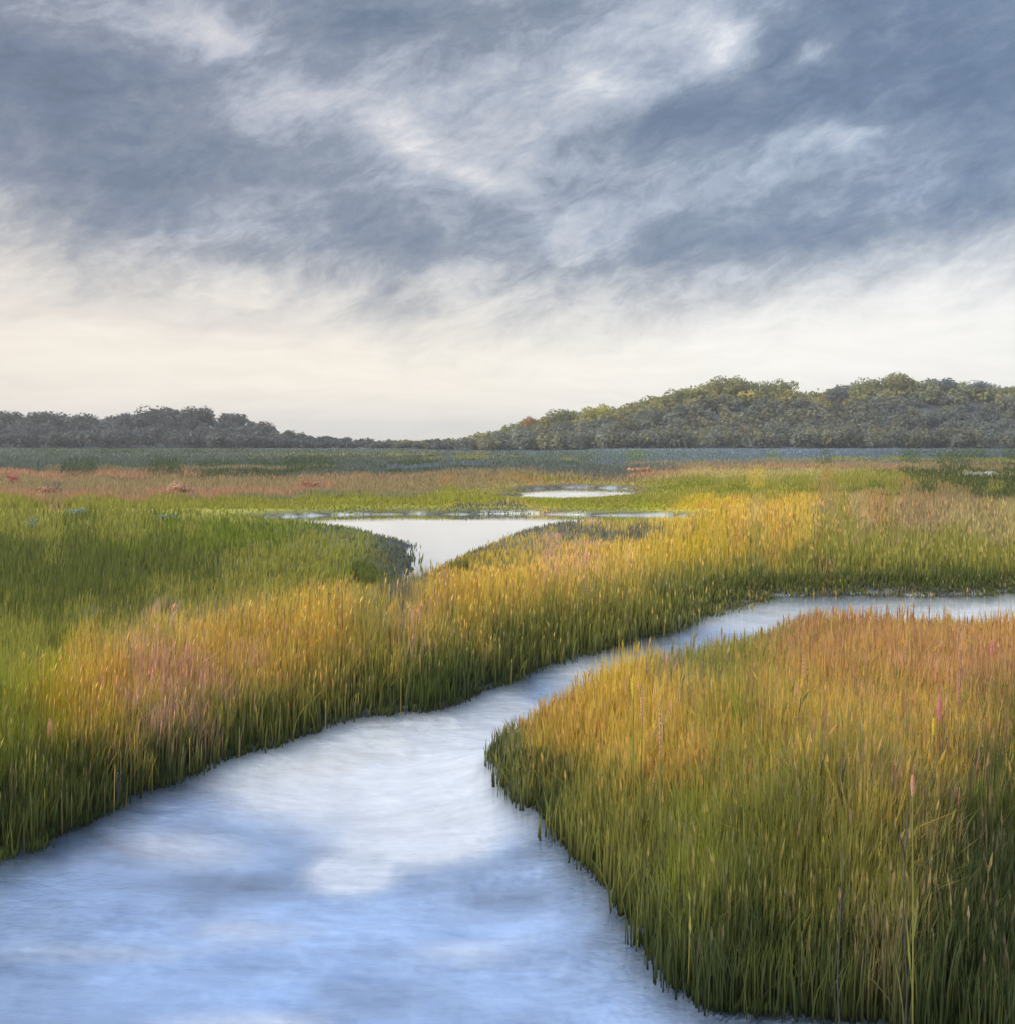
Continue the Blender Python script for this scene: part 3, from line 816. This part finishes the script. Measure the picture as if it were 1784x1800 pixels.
def tree_meshes(k):
    """a tapered trunk with limbs, and a ragged crown; unit height, scaled by its thing"""
    r = np.random.default_rng(100 + k)
    lobes = rand_lobes(r, 8)
    p, d = crown_points(1300, lobes, r)
    v = leaf_faces(p, d, np.full(len(p), 0.06), r).reshape(-1, 3)
    tv, tf = [], []

    def tube(a, b, ra, rb, m=6):
        a = np.array(a, float); b = np.array(b, float); ax = (b - a) / np.linalg.norm(b - a)
        u = np.cross(ax, (0.3, 1, 0.2)); u /= np.linalg.norm(u); w_ = np.cross(ax, u)
        s = len(tv)
        for c, rr in ((a, ra), (b, rb)):
            for j in range(m):
                t_ = 2 * math.pi * j / m
                tv.append(c + rr * (math.cos(t_) * u + math.sin(t_) * w_))
        for j in range(m):
            tf.append([s + j, s + (j + 1) % m, s + m + (j + 1) % m, s + m + j])
    tube((0, 0, -0.08), (0.01, 0, 0.22), 0.035, 0.026)
    tube((0.01, 0, 0.21), (-0.01, 0.01, 0.6), 0.026, 0.012)
    for l in lobes[1:6]:
        tube((0, 0, r.uniform(0.2, 0.4)), (l[0] * 0.9, l[1] * 0.9, l[2]), 0.014, 0.005)
    return v, np.array(tv), np.array(tf)


TREE_VAR = [tree_meshes(k) for k in range(5)]
TREE_TRUNK = [np_mesh('trunk', t[1], t[2].ravel(), np.full(len(t[2]), 4), MAT_BARK) for t in TREE_VAR]
_crowns = {}


def crown_mesh(k, colr):
    key = (k, colr)
    if key not in _crowns:
        v = TREE_VAR[k][0]
        c = np.repeat(np.array(colr)[None] * np.random.default_rng(k).uniform(0.7, 1.3, (len(v) // 3, 1)), 3, axis=0)
        _crowns[key] = np_mesh('crown', v, np.arange(len(v)), np.full(len(v) // 3, 3), MAT_TREE, c)
    return _crowns[key]


GREYB, OLV, YEL, ORG, SLT, LOL = (.135, .14, .125), (.25, .25, .11), (.45, .41, .07), (.40, .22, .09), (.17, .19, .18), (.30, .28, .11)
# bearing of the tree, top of its crown, crown width as seen, colour, label
TREES = [
    (22, 722, 70, GREYB, 'leftmost rounded dark tree of the ridge, at the left edge of the view'),
    (78, 722, 74, GREYB, 'second rounded dark tree from the left edge on the low ridge'),
    (150, 727, 72, GREYB, 'broad dark tree in the low dip of the left ridge'),
    (222, 724, 50, (.16, .17, .19), 'pale blue-grey tree just left of the highest crown of the left ridge'),
    (284, 712, 84, GREYB, 'tallest dark tree on the crest of the left ridge'),
    (345, 714, 70, GREYB, 'dark tree on the crest, right next to the tallest of the left ridge'),
    (405, 725, 70, GREYB, 'rounded tree where the left ridge begins to slope down'),
    (455, 742, 56, (.12, .11, .07), 'small brownish tree on the descending end of the left ridge'),
    (505, 756, 44, (.10, .11, .06), 'last low tree at the right tip of the left ridge'),
    (890, 750, 40, OLV, 'first low tree at the left tip of the right hill'),
    (938, 732, 50, ORG, 'small orange-brown tree near the left tip of the right hill'),
    (990, 718, 60, OLV, 'olive tree between the orange tree and the yellow one'),
    (1048, 711, 62, YEL, 'bright yellow-green tree at the foot of the right hill'),
    (1122, 704, 64, LOL, 'olive tree at the step where the right hill starts to climb'),
    (1185, 682, 72, OLV, 'olive tree halfway up the left flank of the right hill'),
    (1272, 661, 84, LOL, 'rounded tree on the first summit of the right hill'),
    (1330, 669, 60, OLV, 'tree just right of the first summit of the right hill'),
    (1382, 667, 52, OLV, 'tree on the left rim of the notch in the right hill'),
    (1470, 676, 60, SLT, 'slate green tree on the right rim of the notch in the right hill'),
    (1530, 662, 66, OLV, 'tree on the shoulder left of the highest crown of the right hill'),
    (1585, 655, 80, LOL, 'tallest tree on the second, highest summit of the right hill'),
    (1655, 664, 76, SLT, 'slate green tree right of the highest summit'),
    (1725, 669, 70, SLT, 'slate green tree near the right edge of the view on the hill'),
]
for i, (q, ty, wd, colr, lab) in enumerate(TREES):
    y = HY - rng.uniform(4, 12)
    x = (q - CX) / F * y
    g = float(hill_z(np.array([x]), np.array([y]))[0]) - 0.5
    top = (HOR - ty) / F * y + HC
    h = top - g
    wr = wd / F * y * 0.5 / 0.85
    t_ = empty('broadleaf_tree', (x, y, g), rng.uniform(0, 6.28))
    tag(t_, lab, 'tree', 'trees standing out of the wooded horizon')
    for nm, me in (('trunk', TREE_TRUNK[i % 5]), ('crown', crown_mesh(i % 5, colr))):
        o = link(bpy.data.objects.new(nm, me), t_)
        o.scale = (wr, wr, h / 1.06)

# ------------------------------------------------------------------ small things one can tell apart
def tube_geo(pts, rads, m=6):
    vs, fs = [], []
    pts = [Vector(p) for p in pts]
    for k, p in enumerate(pts):
        ax = (pts[min(k + 1, len(pts) - 1)] - pts[max(k - 1, 0)]).normalized()
        u = ax.cross(Vector((0.31, 1, 0.17))).normalized(); w_ = ax.cross(u)
        for j in range(m):
            t_ = 2 * math.pi * j / m
            vs.append(tuple(p + rads[k] * (math.cos(t_) * u + math.sin(t_) * w_)))
    for k in range(len(pts) - 1):
        for j in range(m):
            a = k * m + j; b = k * m + (j + 1) % m
            fs.append((a, b, b + m, a + m))
    fs.append(tuple(range(m))[::-1]); fs.append(tuple(range((len(pts) - 1) * m, len(pts) * m)))
    return vs, fs


def py_mesh(name, vs, fs, mat, colr=None, smooth=True):
    me = bpy.data.meshes.new(name); me.from_pydata(vs, [], fs); me.update()
    for p in me.polygons: p.use_smooth = smooth
    if colr is not None:
        a = me.color_attributes.new('tint', 'FLOAT_COLOR', 'POINT')
        for i in range(len(vs)):
            k = random.uniform(0.8, 1.15)
            a.data[i].color = (colr[0] * k, colr[1] * k, colr[2] * k, 1)
    me.materials.append(mat)
    return me


random.seed(4)


def stand(px, py, h):
    """where something of height h must stand for its top to show at this height of the view"""
    Y = F * (HC - h) / (py - HOR)
    X = (px - CX) / F * Y
    z = float(ground_z(np.array([X]), np.array([Y]))[0])
    return X, Y, max(z, -0.1)


def plume_geo(hl, wd):
    vs, fs = [], []
    n = 90
    for i in range(n):
        t_ = i / n
        r = wd * 0.5 * math.sin(math.pi * min(1, 0.12 + t_ * 0.88)) ** 0.7
        a = i * 2.4
        c = Vector((0, 0, t_ * hl)); o = Vector((math.cos(a), math.sin(a), 0.5))
        p = c + Vector((o.x * r * 0.4, o.y * r * 0.4, 0)); q = c + Vector((o.x * r, o.y * r, r * 1.6))
        sdv = Vector((-o.y, o.x, 0)) * max(0.35 * r, 0.004)
        k = len(vs); m = (p + q) / 2
        vs += [tuple(p), tuple(m + sdv), tuple(q), tuple(m - sdv)]
        fs += [(k, k + 1, k + 2, k + 3)]
    return vs, fs


def plume_reed(px, py, hl_px, w_px, colr, lab, grp, h=1.2):
    X, Y, z = stand(px, py, h)
    hl, wd = hl_px * 1.1 * Y / F, w_px * 0.62 * Y / F
    t_ = empty('flowering_reed', (X, Y, z), random.uniform(0, 6))
    tag(t_, lab, 'flowering reed', grp)
    top = h - z
    v, f = tube_geo([(0, 0, -0.1), (0.012, 0, top * 0.5), (0, 0, top - hl), (0, 0, top - 0.02)], [0.006, 0.005, 0.004, 0.002])
    link(bpy.data.objects.new('stem', py_mesh('stem', v, f, MAT_REED, (.30, .28, .09))), t_)
    v, f = plume_geo(hl, wd)
    o = link(bpy.data.objects.new('flower_head', py_mesh('flower_head', v, f, MAT_FLOWER, colr, False)), t_)
    o.location = (0, 0, top - hl)
    for sgn in (-1, 1):
        lf = [(0, 0, 0), (sgn * 0.05, 0.006, 0.2), (sgn * 0.05, -0.006, 0.2), (sgn * 0.10, 0, 0.42)]
        o = link(bpy.data.objects.new('leaf', py_mesh('leaf', lf, [(0, 1, 3, 2)], MAT_REED, (.34, .36, .08))), t_)
        o.location = (0, 0, top * (0.3 + 0.08 * sgn))


PK, PK2, YL = (.80, .36, .34), (.82, .46, .32), (.85, .66, .10)
PLUMES = [
    (1412, 1140, 85, 13, PK2, 'tall salmon plume rising from the rust reeds, left of centre in the right bed'),
    (1650, 1220, 48, 17, PK, 'stout pink plume in the right bed, lower left of the thin pink one'),
    (1684, 1185, 55, 10, PK, 'thin pink plume just above and right of the stout pink one'),
    (1742, 1125, 32, 11, PK, 'small pink plume nearest the right edge of the view'),
    (1603, 1362, 36, 14, PK2, 'lowest pink plume in the right bed, standing alone over olive reeds'),
    (1128, 1200, 70, 11, PK2, 'salmon plume beside the yellow plume on the golden tip of the right bed'),
    (1160, 1225, 100, 14, PK2, 'longest salmon plume, among gold reeds on the tip of the right bed'),
    (178, 1182, 45, 13, PK, 'pink plume among the yellow reeds at the left end of the far bank'),
    (88, 1262, 40, 16, PK2, 'salmon plume lowest on the far bank near the left edge'),
    (725, 1062, 42, 10, PK2, 'salmon plume of the far bank just below the tip of the pond'),
    (995, 982, 52, 9, PK2, 'leftmost of the three thin salmon plumes right of the pond'),
    (1032, 968, 46, 7, PK2, 'middle one of the three thin salmon plumes right of the pond'),
    (1063, 965, 40, 7, PK2, 'rightmost of the three thin salmon plumes right of the pond'),
    (1112, 1185, 40, 15, YL, 'bright yellow plume on the golden tip of the right bed'),
    (1640, 1262, 30, 12, YL, 'small yellow plume right below the stout pink one'),
]
for (px, py, hl, wp, cc, lab) in PLUMES:
    plume_reed(px, py, hl, wp, cc, lab, 'flower plumes over the reeds', 1.42 if px > 1100 and py > 1090 else {178: 0.86, 88: 0.70}.get(px, 1.08))


def dark_stalk(px, py, ln, lab, h=1.30):
    X, Y, z = stand(px, py, h)
    t_ = empty('reed_stalk', (X, Y, z)); tag(t_, lab, 'reed stalk', 'dark stalks in the right bed')
    v, f = tube_geo([(0, 0, -0.1), (0.01, 0, 0.4), (-0.01, 0, 0.8), (0.015, 0, h - z)], [0.004, 0.004, 0.0035, 0.002])
    link(bpy.data.objects.new('stem', py_mesh('stem', v, f, MAT_DARKWOOD)), t_)
    v, f = tube_geo([(0, 0, 0), (0.01, 0, 0.08), (0.035, 0, 0.15), (0.06, 0, 0.18)], [0.003, 0.004, 0.003, 0.001], 4)
    o = link(bpy.data.objects.new('bent_leaf', py_mesh('bent_leaf', v, f, MAT_DARKWOOD)), t_)
    o.location = (0, 0, (h - z) * 0.75); o.rotation_euler = (0, 0, random.choice([0.3, 2.9]))


for a in [(1480, 1300, 90, 'thin dark stalk in the middle of the right bed, above the olive reeds'),
          (1656, 1270, 120, 'dark stalk directly under the stout pink plume'),
          (1442, 1290, 80, 'thin dark stalk just left of the middle one in the right bed'),
          (1590, 1400, 80, 'dark stalk below the lowest pink plume'),
          (1475, 1500, 100, 'lowest dark stalk, standing in the olive foreground reeds')]:
    dark_stalk(*a)


def bush(name, px, base_py, w_px, h_px, colr, twig, lab, cat, grp=None, n=260, bloom=None, k=0):
    X, Y = at(px, base_py)
    z = float(ground_z(np.array([X]), np.array([Y]))[0])
    w_, h = w_px * Y / F * 0.5, h_px * 0.8 * Y / F
    t_ = empty(name, (X, Y, z), 0.3 * k); tag(t_, lab, cat, grp)
    r = np.random.default_rng(k + 40)
    lobes = rand_lobes(r, 7)
    p, d = crown_points(n, lobes, r)
    sc_ = np.array([w_, w_, h])
    v = leaf_faces(p * sc_, d, np.full(n, max(w_ * (0.05 if n > 800 else 0.09), 0.02)), r).reshape(-1, 3)
    c = np.repeat(np.array(colr)[None] * r.uniform(0.7, 1.25, (n, 1)), 3, axis=0)
    link(bpy.data.objects.new('foliage', np_mesh('foliage', v, np.arange(len(v)), np.full(n, 3), MAT_FLOWER, c)), t_)
    vs, fs = [], []
    for l in lobes:
        a, b = tube_geo([(0, 0, -0.05), (l[0] * w_ * .4, l[1] * w_ * .4, l[2] * h * .5), (l[0] * w_, l[1] * w_, l[2] * h)], [w_ * .03, w_ * .02, w_ * .008], 5)
        s0 = len(vs); vs += a; fs += [tuple(i + s0 for i in q) for q in b]
    link(bpy.data.objects.new('branches', py_mesh('branches', vs, fs, MAT_BARK)), t_)
    if bloom:
        m = n // 2
        p, d = crown_points(m, lobes, r)
        v = leaf_faces((p * 1.03) * sc_, d, np.full(m, max(w_ * 0.10, 0.02)), r).reshape(-1, 3)
        c = np.repeat(np.array(bloom)[None] * r.uniform(0.8, 1.2, (m, 1)), 3, axis=0)
        link(bpy.data.objects.new('blossoms', np_mesh('blossoms', v, np.arange(len(v)), np.full(m, 3), MAT_FLOWER, c)), t_)


CG = 'coral flowering bushes far out in the marsh'
bush('flowering_bush', 22, 862, 34, 27, (.40, .22, .14), 0, 'brightest red-pink bush, far out at the left edge of the marsh', 'bush', CG, 260, (.72, .26, .22), 1)
bush('flowering_bush', 84, 882, 60, 22, (.42, .28, .15), 0, 'low coral bush a little right of the red-pink one', 'bush', CG, 260, (.62, .36, .25), 2)
bush('flowering_bush', 325, 884, 64, 34, (.54, .38, .24), 0, 'wide coral bush in the middle of the tan band at left', 'bush', CG, 320, (.62, .36, .25), 3)
bush('flowering_bush', 542, 872, 52, 26, (.42, .26, .15), 0, 'coral bush left of and beyond the pond', 'bush', CG, 260, (.62, .36, .25), 4)
bush('flowering_bush', 1118, 838, 70, 13, (.42, .28, .15), 0, 'flat coral bush far off, upper right of the small pool', 'bush', CG, 260, (.62, .36, .25), 5)
BG = 'pale blue flower clumps at the far rim of the left meadow'
bush('blue_flower_clump', 56, 950, 30, 36, (.22, .30, .18), 0, 'tall pale blue flower clump nearest the left edge', 'flowers', BG, 160, (.28, .42, .55), 6)
bush('blue_flower_clump', 132, 921, 44, 17, (.25, .30, .18), 0, 'middle pale blue flower clump, right of the tall one', 'flowers', BG, 160, (.33, .45, .55), 7)
bush('blue_flower_clump', 292, 928, 46, 15, (.22, .30, .16), 0, 'rightmost pale blue flower clump, left of the pond', 'flowers', BG, 160, (.25, .40, .58), 8)
bush('pale_bush', 1720, 846, 90, 11, (.30, .30, .20), 0, 'pale dry bush far out in the marsh near the right edge', 'bush', None, 240, (.42, .40, .33), 9)

# a short weathered stake on the left bank
X, Y = at(207, 1412)
t_ = tag(empty('wooden_stake', (X, Y, 0)), 'short dark wooden stake at the water edge of the left bank', 'stake')
v, f = tube_geo([(0, 0, -0.3), (0.004, 0, 0.1), (0.0, 0.01, 0.22), (0.004, 0.01, 0.27)], [0.018, 0.018, 0.016, 0.010], 8)
link(bpy.data.objects.new('post', py_mesh('post', v, f, MAT_DARKWOOD, None, False)), t_)
v, f = tube_geo([(0.0, 0, 0.20), (0.03, 0, 0.25), (0.04, 0, 0.29)], [0.009, 0.007, 0.003], 5)
link(bpy.data.objects.new('snag', py_mesh('snag', v, f, MAT_DARKWOOD)), t_)


# ------------------------------------------------------------------ thin moist air over the marsh
def build_haze():
    global nt, N, L
    m = new_mat('haze'); nt = m.node_tree; N, L = nt.nodes, nt.links
    v = N.new('ShaderNodeVolumePrincipled')
    v.inputs['Color'].default_value = (1.0, .965, .90, 1)
    v.inputs['Density'].default_value = 0.0003
    v.inputs['Anisotropy'].default_value = 0.2
    o = N.new('ShaderNodeOutputMaterial'); L.new(v.outputs[0], o.inputs['Volume'])
    x0, x1, y0, y1, z0, z1 = -5200, 5200, -60, 3600, -2.0, 60
    vs = [(x, y, z) for z in (z0, z1) for y in (y0, y1) for x in (x0, x1)]
    fs = [(0, 2, 3, 1), (4, 5, 7, 6), (0, 1, 5, 4), (2, 6, 7, 3), (0, 4, 6, 2), (1, 3, 7, 5)]
    o = link(bpy.data.objects.new('haze', py_mesh('haze', vs, fs, m, None, False)))
    tag(o, 'thin pale haze over the marsh', 'haze', kind='stuff')


build_haze()
